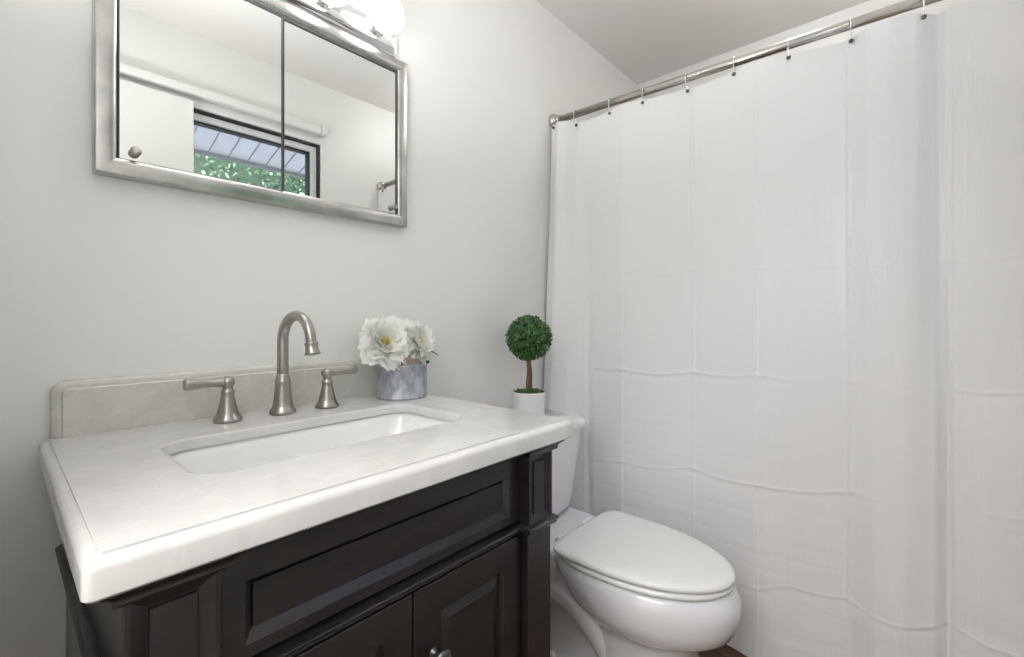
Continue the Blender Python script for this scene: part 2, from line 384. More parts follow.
MB().box((-2.3, -4.9, .3), (4.3, -4.35, 3.1), .2, 3).build('inner_foliage', M['leafcore'], hg)

# ------------------------------------------------------------------ vanity
ZT = .8685; CX0, CX1, CYF = .0485, .808, -.611
ZU = .829
ct = thing('countertop', 'white cultured marble vanity top with a moulded edge around the sink', 'countertop', (.43, -.3, ZU))
HX0, HX1, HY0, HY1 = .178, .668, -.438, -.198
mb = MB(); rc = [.012, .003, .003, .012]
def outer(ins, z): return at_z(rr(CX0+ins, CX1-ins, CYF+ins, -.001-min(ins, .0), [max(.003, .009-ins)*1.0, .002, .002, max(.003, .009-ins)], 6, 10), z)
loops = [at_z(rr(HX0-.012, HX1+.012, HY0-.012, HY1+.012, .05, 6, 10), ZU), outer(.003, ZU), outer(.0, ZU+.003), outer(0, ZT-.0130), outer(.0010, ZT-.0095), outer(.0035, ZT-.0062), outer(.0075, ZT-.0036), outer(.0125, ZT-.0030),
         outer(.0127, ZT-.0002), outer(.0140, ZT), outer(.017, ZT), at_z(rr(HX0-.007, HX1+.007, HY0-.007, HY1+.007, .050, 6, 10), ZT),
         at_z(rr(HX0-.004, HX1+.004, HY0-.004, HY1+.004, .048, 6, 10), ZT), at_z(rr(HX0-.001, HX1+.001, HY0-.001, HY1+.001, .045, 6, 10), ZT-.0012), at_z(rr(HX0, HX1, HY0, HY1, .044, 6, 10), ZT-.004),
         at_z(rr(HX0, HX1, HY0, HY1, .044, 6, 10), ZT-.0185)]
loops.append(at_z(rr(HX0-.012, HX1+.012, HY0-.012, HY1+.012, .05, 6, 10), ZT-.0185)); loops.append(loops[0])
mb.loft(loops); wn_mod(mb.build('slab', M['marble'], ct), 30)
# basin
sk = thing('sink', 'white rectangular undermount porcelain sink set in the marble vanity top', 'sink', (.424, -.32, ZT-.16))
mb = MB(); zb = ZT-.019
L = [at_z(rr(HX0-.010, HX1+.010, HY0-.010, HY1+.010, .05, 6, 10), zb)]
for ins, dz, r in ((.0, 0, .044), (.004, -.02, .045), (.012, -.055, .05), (.028, -.088, .055), (.055, -.108, .06), (.09, -.116, .02)):
    L.append(at_z(rr(HX0-.004+ins*1.0, HX1+.004-ins*1.5, HY0-.004+ins*.8, HY1+.004-ins*.8, r, 6, 10), zb+dz))
L.append(at_z(rr(.38, .464, -.34, -.30, .018, 6, 10), zb-.121))
bo = []
for l in L: bo.append(l)
out = [[(x, y, z-.008) for x, y, z in l] for l in L[::-1]]
out[-1] = [(x, y, z-.0005) for x, y, z in out[-1]]
mb.loft(bo, True, False, True); mb.loft([L[0]] + [[(cx+(x-cx)*1.02, -.32+(y+.32)*1.03, z-.009) for x, y, z in l] for l in L[1:] for cx in (.424,)], True, False, True)
mb.build('basin', M['sink'], sk)
MB().revolve([(.0, .0), (.030, 0), (.032, .003), (.026, .005), (.022, .0035), (.0, .0035)], (.422, -.32, zb-.1212), 24).build('drain', M['nickel'], sk)
# backsplash
mb = MB()
BX0, BX1, BZ0, BZ1 = .0625, .795, ZT+.0003, .9675
def bl(ins, y): return at_y(rr(BX0+ins, BX1-ins, BZ0, BZ1-ins, [.002, max(.006, .022-ins), max(.006, .022-ins), .002], 6, 6), y)
mb.loft([bl(0, -.0001), bl(0, -.012), bl(.0015, -.0155), bl(.005, -.0178), bl(.009, -.0188), bl(.0135, -.0190), bl(.0137, -.0215), bl(.0155, -.0230)], True, True, True)
tag(wn_mod(mb.build('backsplash', M['marble_bs'], origin=(.42, -.01, ZT)), 28), 'grey veined marble backsplash with rounded corners standing behind the faucet', 'backsplash')

# cabinet
cab = thing('vanity_cabinet', 'dark espresso wood vanity cabinet with panelled doors under the marble top', 'vanity', (.42, -.3, 0))
YF, YP = -.562, -.583
XA, XB = .080, .762
mb = MB()
mb.box((XA+.003, YF+.018, .09), (XA+.02, -.006, ZU-.001)); mb.box((XB-.02, YF+.018, .09), (XB-.003, -.006, ZU-.001)); mb.box((XA+.003, YF+.018, .09), (XB-.003, -.006, .108)); mb.box((XA+.003, -.014, .09), (XB-.003, -.006, ZU-.001))
mb.box((XA+.003, YF+.010, .09), (XB-.003, YF+.018, .645)); mb.box((XA+.003, YF+.010, .645), (XB-.003, YF+.018, ZU-.001))
mb.box((XA+.02, YF+.06, 0), (XB-.02, -.01, .09))
mb.build('body', M['espresso'], cab, smooth=False)
def steps(mb, x0, x1, z0, z1, y, st, yb):
    L = [at_y([(x0, z0), (x1, z0), (x1, z1), (x0, z1)], yb)]
    for i, dy in st: L.append(at_y([(x0+i, z0+i), (x1-i, z0+i), (x1-i, z1-i), (x0+i, z1-i)], y+dy))
    mb.loft(L, True, True, True); return mb
for (a, b) in ((XA, .161), (.689, XB)):
    mb = MB(); mb.box((a, YP, .09), (b, YF+.012, .668), .0015, 1)
    mb.box((a+.004, YP+.006, 0), (b-.004, YF+.012, .09), .003, 1)
    steps(mb, a-.001, b+.001, .668, .812, YP-.004, ((0, .0015), (.0015, 0), (.006, 0), (.019, .0085), (.0202, .0085), (.0215, .0055)), YF+.012)
    mb.build('pilaster', M['espresso'], cab, smooth=False)
path = [(XA-.001, -.003), (XA-.001, YP-.004), (.162, YP-.004), (.162, YF-.002), (.688, YF-.002), (.688, YP-.004), (XB+.001, YP-.004), (XB+.001, -.003)]
path = path[::1]
mprof = [(-.012, .8285), (.0165, .8285), (.018, .8265), (.0165, .8245), (.012, .8215), (.0085, .8175), (.0075, .8145), (.0085, .812), (.007, .8095), (.002, .8085), (-.012, .8085)]
sgn = 1
wn_mod(sweep(path, mprof).build('top_moulding', M['espresso'], cab), 50)
mprof2 = [(-.012, .6745), (.003, .6745), (.007, .672), (.0105, .6685), (.0095, .6655), (.0055, .6635), (.0065, .6605), (.0045, .6575), (.001, .6565), (-.012, .6565)]
wn_mod(sweep(path, mprof2).build('waist_moulding', M['espresso'], cab), 50)
mb = MB(); steps(mb, .162, .688, .679, .8075, YF, ((0, .001), (.001, 0), (.032, 0), (.0335, .0025), (.040, .009), (.0415, .009), (.0425, .0075)), YF+.012)
# recess proportions: rails narrower than stiles
mb = MB()
L = [at_y([(.162, .679), (.688, .679), (.688, .8075), (.162, .8075)], YF+.012)]
for (ix, iz0, iz1, dy) in ((0, 0, 0, .001), (.001, .001, .001, 0), (.031, .0165, .036, 0), (.0325, .0178, .0372, .0015), (.041, .029, .0440, .0100), (.0420, .030, .045, .0100), (.0428, .0308, .0458, .0088)):
    L.append(at_y([(.162+ix, .679+iz0), (.688-ix, .679+iz0), (.688-ix, .8075-iz1), (.162+ix, .8075-iz1)], YF+dy))
mb.loft(L, True, True, True); mb.build('false_drawer_front', M['espresso'], cab, smooth=False)
for (a, b, kx) in ((.166, .4275, .392), (.4305, .686, .468)):
    mb = MB()
    steps(mb, a, b, .112, .652, YF-.004, ((0, .0015), (.0015, 0), (.050, 0), (.0515, .003), (.054, .0085), (.060, .0085), (.072, .0025), (.0735, .0015)), YF+.009)
    d = mb.build('door', M['espresso'], cab, smooth=False)
    kn = MB(); kn.revolve([(.0085, 0), (.0085, -.002), (.005, -.005), (.0045, -.013), (.009, -.018), (.0140, -.021), (.0155, -.025), (.0135, -.029), (.007, -.0315), (.0005, -.032)], (kx, YF-.0042, .540), 24, 'y')
    kn.build('knob', M['knob'], d)['label'] = 'round dark pewter knob'

# ------------------------------------------------------------------ faucet
FY = -.098
fz = ZT+.0003
fa = thing('faucet', 'brushed nickel gooseneck faucet with two lever handles behind the sink', 'faucet', (.421, FY, fz))
MB().revolve([(.0, 0), (.0265, 0), (.0275, .003), (.0265, .008), (.0225, .013), (.0200, .022), (.0178, .040), (.0158, .060), (.0150, .066), (.0165, .069), (.0165, .073), (.0150, .076), (.0135, .082), (.0122, .088), (.0, .088)], (.421, FY, fz), 36).build('spout_base', M['nickel'], fa)
ang = math.radians(-84)   # spout points over the basin, slightly right
dx, dy = math.cos(ang), math.sin(ang)
pts = [(.421, FY, fz+.080+.025*i) for i in range(4)]; R0 = .056; zc_ = fz+.160
pts = [(.421, FY, fz+z_) for z_ in (.078, .10, .125, .150)]
for i in range(0, 19):
    a = PI - i*PI*.96/18
    pts.append((.421+dx*(R0+R0*math.cos(a)), FY+dy*(R0+R0*math.cos(a)), zc_+R0*math.sin(a)))
ex = Vector(pts[-1]); ed = (Vector(pts[-1])-Vector(pts[-2])).normalized()
pts.append(tuple(ex+ed*.014))
mb = MB(); mb.tube(pts, [.0118]*4+[.0118-.0012*min(1, i/12) for i in range(19)]+[.0106], 24); mb.build('spout_pipe', M['nickel'], fa)
mb = MB(); e0 = ex+ed*.006
mb.tube([e0+ed*t for t in (0, .0015, .004, .006, .010, .018, .0225, .025, .0262, .0264)], [.0112, .0135, .0140, .0128, .0125, .0135, .0152, .0160, .0150, .0120], 28); mb.build('aerator', M['nickel'], fa)
def handle(x, y, sgn, up):
    h = MB().revolve([(.0, 0), (.0255, 0), (.0265, .003), (.0255, .007), (.0220, .011), (.0190, .020), (.0150, .036), (.0118, .052), (.0110, .056), (.0125, .058), (.0125, .061), (.0100, .064), (.0085, .069), (.0100, .073), (.0130, .077), (.0135, .081), (.0120, .086), (.0080, .090), (.003, .092), (.0, .092)], (x, y, fz), 32).build('handle', M['nickel'], fa)
    mb = MB(); z0 = fz+.081
    P = [(x+sgn*t, y, z0-.001+up*t*t*8) for t in (.0, .012, .020, .030, .042, .055, .066, .072, .0745, .0748)]
    mb.tube(P, [.0105, .0100, .0086, .0078, .0086, .0106, .0120, .0122, .0108, .006], 20, .95); mb.build('lever', M['nickel'], h)
handle(.314, -.094, -1, 0.05)
handle(.520, -.104, 1, .12)

# ------------------------------------------------------------------ flower pot and peonies
PX, PY = .726, -.112
pot = thing('flower_pot', 'round galvanised metal pot holding white peonies at the end of the vanity top', 'flower pot', (PX, PY, fz))
mb = MB(); r0 = .0665
mb.revolve([(.0, 0), (r0-.002, 0), (r0, .002), (r0, .0045), (r0-.001, .006), (r0-.001, .083), (r0+.001, .085), (r0+.001, .088), (r0-.002, .089), (r0-.012, .089), (r0-.014, .080), (0, .080)], (PX, PY, fz), 48)
mb.build('body', M['galv'], pot)
mb = MB(); mb.revolve([(.054, .086), (.053, .095), (.050, .118), (.048, .122), (.045, .122), (.045, .09)], (PX, PY, fz), 40, cap0=False, cap1=False); mb.build('rim_band', M['rust'], pot)['label'] = 'brown textured inner band'
mb = MB(); rs = [(PX+.058+.010*math.cos(2*PI*i/16), PY-.030, fz+.098+.012*math.sin(2*PI*i/16)) for i in range(17)]; mb.tube(rs, .0022, 8); mb.box((PX+.055, PY-.034, fz+.086), (PX+.064, PY-.026, fz+.093), .001); mb.build('ring_handle', M['blackiron'], pot)
def peony(name, loc, R_, aim, seed, label, openc=True):
    rn = random.Random(seed)
    t = thing(name, label, 'flower', loc, 'white peonies in the galvanised pot')
    q = Vector(aim).normalized().to_track_quat('Z', 'Y').to_matrix()
    V = []; Fc = []
    rings = [(11, 1.00, 1.30, .48), (11, .95, 1.10, .47), (11, .88, .92, .44), (10, .78, .74, .42), (9, .64, .56, .38), (8, .50, .38, .32)]
    for ri, (n, ln, tilt, wd) in enumerate(rings):
        for k in range(n):
            th = 2*PI*(k+ri*.5)/n + rn.uniform(-.18, .18); Lp = R_*ln*rn.uniform(.88, 1.1); W = R_*wd*rn.uniform(.85, 1.15); tl = tilt+rn.uniform(-.12, .12)
            ph = rn.uniform(0, 6.28); n0 = len(V); NU, NV = 8, 9
            for i in range(NU):
                u = i/(NU-1)
                for j in range(NV):
                    v = j/(NV-1)*2-1
                    # length along the petal, curling up then out
                    wdt = W*math.sin(min(1, u*1.25+.12)*PI/2)*(1-.35*max(0, u-.75)/.25)
                    ll = Lp*u*(1-.10*v*v*u+.035*u*u*math.sin(v*8+ph)) 
                    curve = tl*(.55+.5*u)
                    rr_ = ll*math.sin(curve)+ .004; zz = ll*math.cos(curve) + .18*R_*v*v*u*(1 if ri else .3)
                    ruf = R_*.06*u*u*math.sin(v*6+ph)+R_*.022*u*u*math.sin(v*11+ph*2)
                    lx = rr_ - .10*R_*v*v*(2-ri*.3)*.5; ly = wdt*v; zz += ruf
                    if u > .8: lx += ruf*.5 + R_*.02*math.cos(v*17+ph)
                    p = Vector((lx*math.cos(th)-ly*math.sin(th), lx*math.sin(th)+ly*math.cos(th), zz - R_*.35))
                    V.append(tuple(Vector(loc) + q @ p))
            for i in range(NU-1):
                for j in range(NV-1):
                    a = n0+i*NV+j; Fc.append((a, a+1, a+NV+1, a+NV))
    mesh('petals', V, Fc, M['petal'], t)
    mb = MB()
    if openc:
        for k in range(46):
            a = rn.uniform(0, 6.28); s_ = rn.uniform(0, 1)**.6*R_*.20; h = R_*rn.uniform(.12, .24)
            b0 = Vector(loc)+q@Vector((s_*.4*math.cos(a), s_*.4*math.sin(a), -R_*.30)); b1 = Vector(loc)+q@Vector((s_*math.cos(a), s_*math.sin(a), h-R_*.15))
            mb.tube([b0, b0.lerp(b1, .8), b1-(b1-b0)*.05, b1], [.0006, .0006, .0016, .0012], 5)
        mb.build('stamens', M['stamen'], t)
    mb = MB(); b = Vector(loc)+q@Vector((0, 0, -R_*.34)); e = Vector((PX+(loc[0]-PX)*.3, PY+(loc[1]-PY)*.3, fz+.092))
    mb.tube([e, e.lerp(b, .5)+Vector((0, 0, .004)), b], [.0022, .0022, .004], 8)
    mb.build('stem', M['green'], t)
    return t
peony('peony', (PX-.066, PY-.022, fz+.152), .072, (-.22, -.85, .40), 1, 'largest white peony, low on the left of the pot, yellow centre showing')
peony('peony', (PX+.034, PY-.036, fz+.152), .055, (.15, -.85, .38), 2, 'white peony on the right of the bunch with an open yellow centre')
peony('peony', (PX-.004, PY+.022, fz+.180), .064, (-.0, -.35, 1), 3, 'white peony at the top back of the bunch, centre hidden', False)
peony('peony', (PX+.078, PY+.004, fz+.142), .050, (.85, -.35, .35), 4, 'smallest white peony, turned to the far right of the bunch', False)
lf = MB()
for (x, y, z, a, s_) in ((PX+.0, PY-.052, fz+.128, -1.4, .022), (PX+.052, PY-.040, fz+.120, -.6, .03), (PX+.012, PY-.05, fz+.124, -1.9, .018)):
    c, s2 = math.cos(a), math.sin(a); P = []
    for i in range(6):
        u = i/5; w_ = s_*.3*math.sin(PI*min(1, u*.95+.03))
        for v in (-1, 0, 1): P.append((x+c*s_*u-s2*w_*v, y+s2*s_*u+c*w_*v, z-.012*u*u+(.003 if v else 0)))
    lf.add(P, [(i*3+j, i*3+j+1, i*3+j+4, i*3+j+3) for i in range(5) for j in range(2)])
    lf.tube([(x, y, z), (PX, PY, fz+.10)], .0012, 6)
tag(lf.build('leaf_sprig', M['green'], origin=(PX, PY, fz+.10)), 'small green leaf sprig between the peonies in the pot', 'leaf')

# ------------------------------------------------------------------ mirror cabinet
mx0, mx1, mz0, mz1 = .1175, .803, 1.348, 1.830
mc = thing('medicine_cabinet', 'wide chrome framed mirror cabinet with two sliding mirror doors on the wall', 'mirror cabinet', ((mx0+mx1)/2, 0, mz0))
FWd = .033
mb = MB()
MFY = -.030
def fr(i, y): return at_y(rr(mx0+i, mx1-i, mz0+i, mz1-i, max(.0008, .003-i), 3, 8), y)
mb.loft([fr(0, -.001), fr(0, MFY+.004), fr(.003, MFY), fr(.010, MFY-.0012), (fr(.024, MFY-.0012)), fr(.030, MFY+.001), fr(FWd, MFY+.004), fr(FWd, -.012)]); wn_mod(mb.build('frame', M['steel'], mc), 25)
MB().box((mx0+.006, -.012, mz0+.006), (mx1-.006, -.001, mz1-.006)).build('cabinet_back', M['track'], mc, smooth=False)
ix0, ix1, iz0, iz1 = mx0+FWd+.0005, mx1-FWd-.0005, mz0+FWd+.0005, mz1-FWd-.0005
xm = .448
def mdoor(x0, x1, yf, z1_, kx):
    mb = MB(); mb.box((x0, yf, iz0), (x1, yf+.004, z1_), .0006, 1); d = mb.build('mirror_door', M['mirror'], mc, smooth=False)
    k = MB(); k.revolve([(.005, 0), (.005, -.005), (.0085, -.007), (.009, -.011), (.007, -.0135), (.0, -.0138)], (kx, yf-.0002, 1.398), 20, 'y'); k.build('finger_pull', M['nickel'], d)
mdoor(ix0+.002, xm+.004, -.0265, iz1-.004, .176); mdoor(xm-.004, ix1-.004, -.0235, iz1-.002, 0.754)
mb = MB(); mb.box((xm-.001, -.0300, iz0), (xm+.0045, -.0268, iz1-.003), .0008, 1); mb.build('door_edge_strip', M['track'], mc, smooth=False)
mb = MB(); mb.box((ix0, -.0275, iz1-.0065), (ix1, -.013, iz1), .0003, 1); mb.box((ix1-.0035, -.0275, iz0), (ix1, -.013, iz1-.0035)); mb.box((ix0, -.0275, iz0), (ix0+.0018, -.013, iz1-.0035)); mb.build('track', M['track'], mc, smooth=False)
# ------------------------------------------------------------------ vanity light bar
vx0, vx1, vz0, vz1 = .156, .774, 1.8325, 1.924
vl = thing('vanity_light', 'chrome vanity light bar with round white globe bulbs above the mirror', 'wall lamp', ((vx0+vx1)/2, 0, vz0))
mb = MB()
def vr(i, y): return at_y(rr(vx0+i, vx1-i, vz0+i, vz1-i, max(.004, .016-i), 6, 8), y)
mb.loft([vr(0, -.001), vr(0, -.016), vr(.003, -.020), vr(.006, -.0215), vr(.0075, -.0205), vr(.010, -.0225), vr(.014, -.030), vr(.020, -.034)], True, True, True)
wn_mod(mb.build('back_plate', M['chrome'], vl), 40)
vzc = 1.888
for k in range(4):
    x = (vx0+vx1)/2 + (k-1.5)*.152
    MB().revolve([(.031, -.033), (.031, -.036), (.027, -.038), (.0215, -.043), (.0215, -.054), (.0235, -.056), (.0235, -.059), (.0205, -.061), (.015, -.061)], (x, 0, vzc), 28, 'y').build('socket', M['chrome'], vl)
    rb = .044; cyb = -.064-.029
    prof = []
    for i in range(19):
        a = math.radians(22) + (PI-math.radians(22))*i/18
        prof.append((rb*math.sin(a)+.0001, cyb+rb*math.cos(a)*1.0))
    MB().revolve(prof, (x, 0, vzc), 28, 'y').build('bulb', M['bulb'], vl)

# ------------------------------------------------------------------ out-of-view globe added over the tub to brighten the ceiling
cl = thing('added_globe', 'round white globe added as fill light over the tub behind the curtain', 'fill light', (1.74, -.92, ZC))
MB().revolve([(.0, 0), (.06, 0), (.062, -.012), (.045, -.022), (.030, -.030), (.030, -.045), (.0, -.045)], (1.74, -.92, ZC), 28).build('canopy', M['chrome'], cl)
MB().revolve([(.028, -.040), (.045, -.046), (.058, -.064), (.063, -.090), (.058, -.116), (.044, -.136), (.022, -.147), (.0, -.149)], (1.74, -.92, ZC), 32).build('globe', M['fill_globe'], cl)

# ------------------------------------------------------------------ toilet
TX = 1.240
to = thing('toilet', 'white toilet with an elongated bowl and closed lid beside the vanity', 'toilet', (TX, -.4, 0))
def egg(yb, yf, hw, z, n=48, p=2.0, bp=3.2, split=.45):
    """plan outline: squarer at the back (towards the wall), long ellipse in front"""
    yc = yb+(yf-yb)*split; P = []
    for j in range(n):
        a = 2*PI*j/n; c, s = math.cos(a), math.sin(a)
        if s >= 0:   # back
            e = 2/bp; x = math.copysign(abs(c)**e, c)*hw; y = yc+(yb-yc)*abs(s)**e
        else:
            e = 2/p; x = math.copysign(abs(c)**e, c)*hw; y = yc+(yf-yc)*abs(s)**e
        P.append((TX+x, y, z))
    return P
mb = MB()
S = [(-.40, -.66, .070, .215, 2.2, .5), (-.385, -.715, .115, .222, 2.1, .5), (-.365, -.765, .148, .240, 2.0, .5), (-.345, -.802, .172, .268, 2.0, .5), (-.325, -.816, .184, .300, 2.0, .48), (-.305, -.820, .188, .330, 2.0, .47),
     (-.29, -.818, .188, .355, 2.0, .47), (-.28, -.806, .184, .372, 2, .47), (-.28, -.797, .179, .381, 2, .47), (-.285, -.788, .172, .384, 2, .47)]
mb.loft([egg(a, b, h, z, p=p, bp=2.4, split=sp) for a, b, h, z, p, sp in S], True, True, True)
# foot column under the bowl, and the narrower body behind it
PD = [(-.44, -.705, .118, 0, 3.0, .5), (-.44, -.707, .118, .010, 3.0, .5), (-.445, -.700, .112, .03, 3, .5), (-.45, -.705, .110, .10, 3, .5), (-.45, -.705, .110, .17, 3, .5), (-.44, -.715, .115, .215, 2.6, .5), (-.42, -.735, .125, .250, 2.3, .5)]
mb.loft([egg(a, b, h, z, p=p, bp=4, split=sp) for a, b, h, z, p, sp in PD], True, True, True)
BD = [(-.115, -.56, .105, 0, 3.0, .5), (-.115, -.56, .105, .015, 3.0, .5), (-.118, -.56, .088, .035, 3, .5), (-.12, -.56, .076, .10, 3, .5), (-.125, -.56, .078, .20, 3, .5), (-.12, -.56, .098, .27, 3, .5), (-.10, -.56, .130, .33, 3, .5), (-.09, -.56, .150, .365, 3, .5), (-.09, -.56, .152, .378, 3, .5), (-.09, -.56, .146, .383, 3, .5)]
mb.loft([egg(a, b, h, z, p=p, bp=4, split=sp) for a, b, h, z, p, sp in BD], True, True, True)
wn_mod(mb.build('bowl', M['porcelain'], to), 60)
# trapway relief on both sides and tank deck
mb = MB()
for s in (-1, 1):
    pts = [(TX+s*.070, -.50, .09), (TX+s*.078, -.46, .17), (TX+s*.080, -.38, .235), (TX+s*.078, -.30, .245), (TX+s*.074, -.23, .20), (TX+s*.070, -.20, .11), (TX+s*.068, -.195, .03)]
    q = []
    for i in range(len(pts)-1):
        for k in range(5):
            t = k/5; a = Vector(pts[max(0, i-1)]); b = Vector(pts[i]); c = Vector(pts[i+1]); d = Vector(pts[min(len(pts)-1, i+2)])
            q.append(.5*((2*b)+(c-a)*t+(2*a-5*b+4*c-d)*t*t+(-a+3*b-3*c+d)*t**3))
    q.append(Vector(pts[-1]))
    mb.tube(q, [.030+.020*math.sin(PI*i/(len(q)-1)) for i in range(len(q))], 20)
mb.build('trapway', M['porcelain'], to)
for s in (-1, 1):
    MB().revolve([(.0, .044), (.006, .043), (.011, .038), (.0135, .026), (.014, .018)], (TX+s*.090, -.30, -.002), 16).build('bolt_cap', M['seat'], to)
mb = MB(); 
L = [at_z(rr(TX-.115, TX+.115, -.33, -.06, .04), .26), at_z(rr(TX-.150, TX+.150, -.36, -.045, .045), .335), at_z(rr(TX-.158, TX+.158, -.37, -.04, .045), .360), at_z(rr(TX-.158, TX+.158, -.37, -.04, .045), .378), at_z(rr(TX-.152, TX+.152, -.365, -.046, .04), .3862)]
mb.loft(L, True, True, True); wn_mod(mb.build('tank_deck', M['porcelain'], to), 50)
# seat ring and lid
def ring(z, ins): return egg(-.362-ins*1.0, -.804+ins, .185-ins, z, p=2.0, bp=4.6, split=.36)
mb = MB(); mb.loft([ring(.3845, .006), ring(.3865, .003), ring(.392, .001), ring(.397, .003), ring(.3995, .010), ring(.3995, .055), ring(.3845, .055), ring(.3845, .006)]); 
mb.F += []
wn_mod(mb.build('seat', M['seat'], to), 50)
mb = MB()
def lid(z, ins): return egg(-.344-ins, -.806+ins, .184-ins, z, p=2.0, bp=6.5, split=.34)
mb.loft([lid(.4020, .012), lid(.4024, .004), lid(.405, .001), lid(.411, .0), lid(.416, .003), lid(.4195, .010), lid(.4215, .022), lid(.423, .05), lid(.424, .10)], True, True, True)
wn_mod(mb.build('lid', M['seat'], to), 60)
for s in (-1, 1):
    mb = MB(); mb.box((TX+s*.075-.028, -.350, .3864), (TX+s*.075+.028, -.318, .406), .006, 3); mb.build('hinge', M['hinge'], to)
# tank
mb = MB()
def tk(hw, yf, z, r=.05): 
    P = rr(TX-hw, TX+hw, yf, -.028, [r, .02, .02, r], 8, 8)
    return [(x, y-.018*max(0, 1-((x-TX)/hw)**2) if y < yf+.03 else y, z) for x, y in P]
mb.loft([tk(.135, -.185, .3866), tk(.158, -.202, .392), tk(.170, -.210, .41), tk(.178, -.216, .46), tk(.189, -.226, .56), tk(.198, -.236, .64), tk(.202, -.238, .682)], True, True, True)
wn_mod(mb.build('tank', M['porcelain'], to), 50)
mb = MB()
mb.loft([tk(.204, -.242, .6825), tk(.214, -.250, .686), tk(.216, -.252, .696), tk(.214, -.250, .710), tk(.207, -.243, .717), tk(.196, -.233, .7195)], True, True, True)
wn_mod(mb.build('tank_lid', M['porcelain'], to), 50)
mb = MB(); mb.revolve([(.0, -.244), (.012, -.244), (.012, -.252), (.0, -.2525)], (TX-.15, 0, .645), 16, 'y'); mb.tube([(TX-.15, -.256, .645), (TX-.12, -.262, .641), (TX-.085, -.264, .638)], [.006, .0055, .007], 12)
mb.build('flush_lever', M['chrome'], to)

# ------------------------------------------------------------------ topiary
GX, GY, GZ = 1.243, -.130, .7198
tp = thing('topiary', 'small round boxwood topiary in a white pot standing on the toilet tank', 'potted plant', (GX, GY, GZ))
MB().revolve([(.0, 0), (.052, 0), (.054, .002), (.060, .098), (.061, .101), (.058, .103), (.054, .101), (.053, .092), (0, .092)], (GX, GY, GZ), 40).build('pot', M['pot_white'], tp)
mb = MB(); mb.tube([(GX-.002, GY, GZ+.09), (GX-.004, GY, GZ+.13), (GX+.001, GY, GZ+.165), (GX-.001, GY, GZ+.215), (GX, GY, GZ+.26)], [.0095, .0085, .008, .0085, .006], 14)
mb.tube([(GX+.009, GY-.003, GZ+.09), (GX+.005, GY-.004, GZ+.13), (GX+.006, GY-.004, GZ+.165), (GX+.002, GY, GZ+.22)], [.006, .0055, .005, .005], 10)
mb.build('trunk', M['bark'], tp)
V = []; Fc = []; rn = random.Random(11)
def leaf(c, nrm, s):
    t = nrm.orthogonal().normalized(); t = Matrix.Rotation(rn.uniform(0, 6.28), 3, nrm) @ t; b = nrm.cross(t); n0 = len(V)
    tl = nrm*rn.uniform(-.2, .9)
    P = [c-t*s, c-b*s*.55+nrm*s*.12, c+t*s+tl*s, c+b*s*.55+nrm*s*.12]
    P = [c-t*s, c-t*s*.3-b*s*.5, c+t*s*.5-b*s*.45+tl*s*.5, c+t*s+tl*s, c+t*s*.5+b*s*.45+tl*s*.5, c-t*s*.3+b*s*.5]
    V.extend(tuple(p) for p in P); Fc.append(tuple(range(n0, n0+6)))
BC = Vector((GX, GY, GZ+.290))
for i in range(2600):
    d = Vector((rn.gauss(0, 1), rn.gauss(0, 1), rn.gauss(0, 1))).normalized()
    r = .077*rn.uniform(.86, 1.05)
    leaf(BC+d*r, (d+Vector((rn.gauss(0, .45), rn.gauss(0, .45), rn.gauss(0, .45)))).normalized(), rn.uniform(.0045, .0075))
mesh('foliage', V, Fc, M['boxleaf'], tp, smooth=False)
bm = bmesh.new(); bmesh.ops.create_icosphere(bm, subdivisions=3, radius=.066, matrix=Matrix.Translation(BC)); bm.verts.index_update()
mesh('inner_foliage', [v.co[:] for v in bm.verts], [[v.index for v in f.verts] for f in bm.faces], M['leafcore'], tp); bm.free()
V = []; Fc = []
for i in range(500):
    a = rn.uniform(0, 6.28); r = .054*rn.random()**.5
    leaf(Vector((GX+r*math.cos(a), GY+r*math.sin(a), GZ+.094+.010*(1-r/.054)+rn.uniform(0, .009))), Vector((rn.gauss(0, .4), rn.gauss(0, .4), 1)).normalized(), rn.uniform(.004, .007))
mesh('moss', V, Fc, M['boxleaf'], tp, smooth=False)

# ------------------------------------------------------------------ curtain rod, curtain, hooks
RX = 1.56
def rz(y): return 1.910 + .020*y
rod = thing('shower_curtain_rod', 'round steel shower curtain rod spanning wall to wall above the white curtain', 'curtain rod', (RX, -.675, rz(-.675)))
MB().tube([(RX, -.012, rz(0)), (RX, YW+.012, rz(YW))], .0138, 24).build('tube', M['rod'], rod)
for (y, s) in ((-.001, -1), (YW+.001, 1)):
    MB().revolve([(.0, 0), (.029, 0), (.030, s*.004), (.028, s*.014), (.024, s*.019), (.0195, s*.022), (.0205, s*.026), (.0185, s*.036), (.0155, s*.038)], (RX, y, rz(y)), 32, 'y').build('end_flange', M['rod'], rod)
def cat(a, t):   # piecewise Catmull on knots [(t, v)]
    if t <= a[0][0]: return a[0][1]
    for i in range(len(a)-1):
        if t <= a[i+1][0]:
            u = (t-a[i][0])/(a[i+1][0]-a[i][0]); u = u*u*(3-2*u)*.6+u*.4
            return a[i][1]*(1-u)+a[i+1][1]*u
    return a[-1][1]
TOP = [(.012, -.018), (.035, -.028), (.06, -.046), (.09, -.030), (.12, .014), (.25, .0), (.322, -.010), (.45, -.006), (.583, .010), (.68, .000), (.783, -.020), (.90, .002), (1.0, .024), (1.018, .012), (1.055, -.012), (1.10, -.018), (1.15, -.006), (1.195, .026), (1.207, .008), (1.25, -.016), (1.34, -.024)]
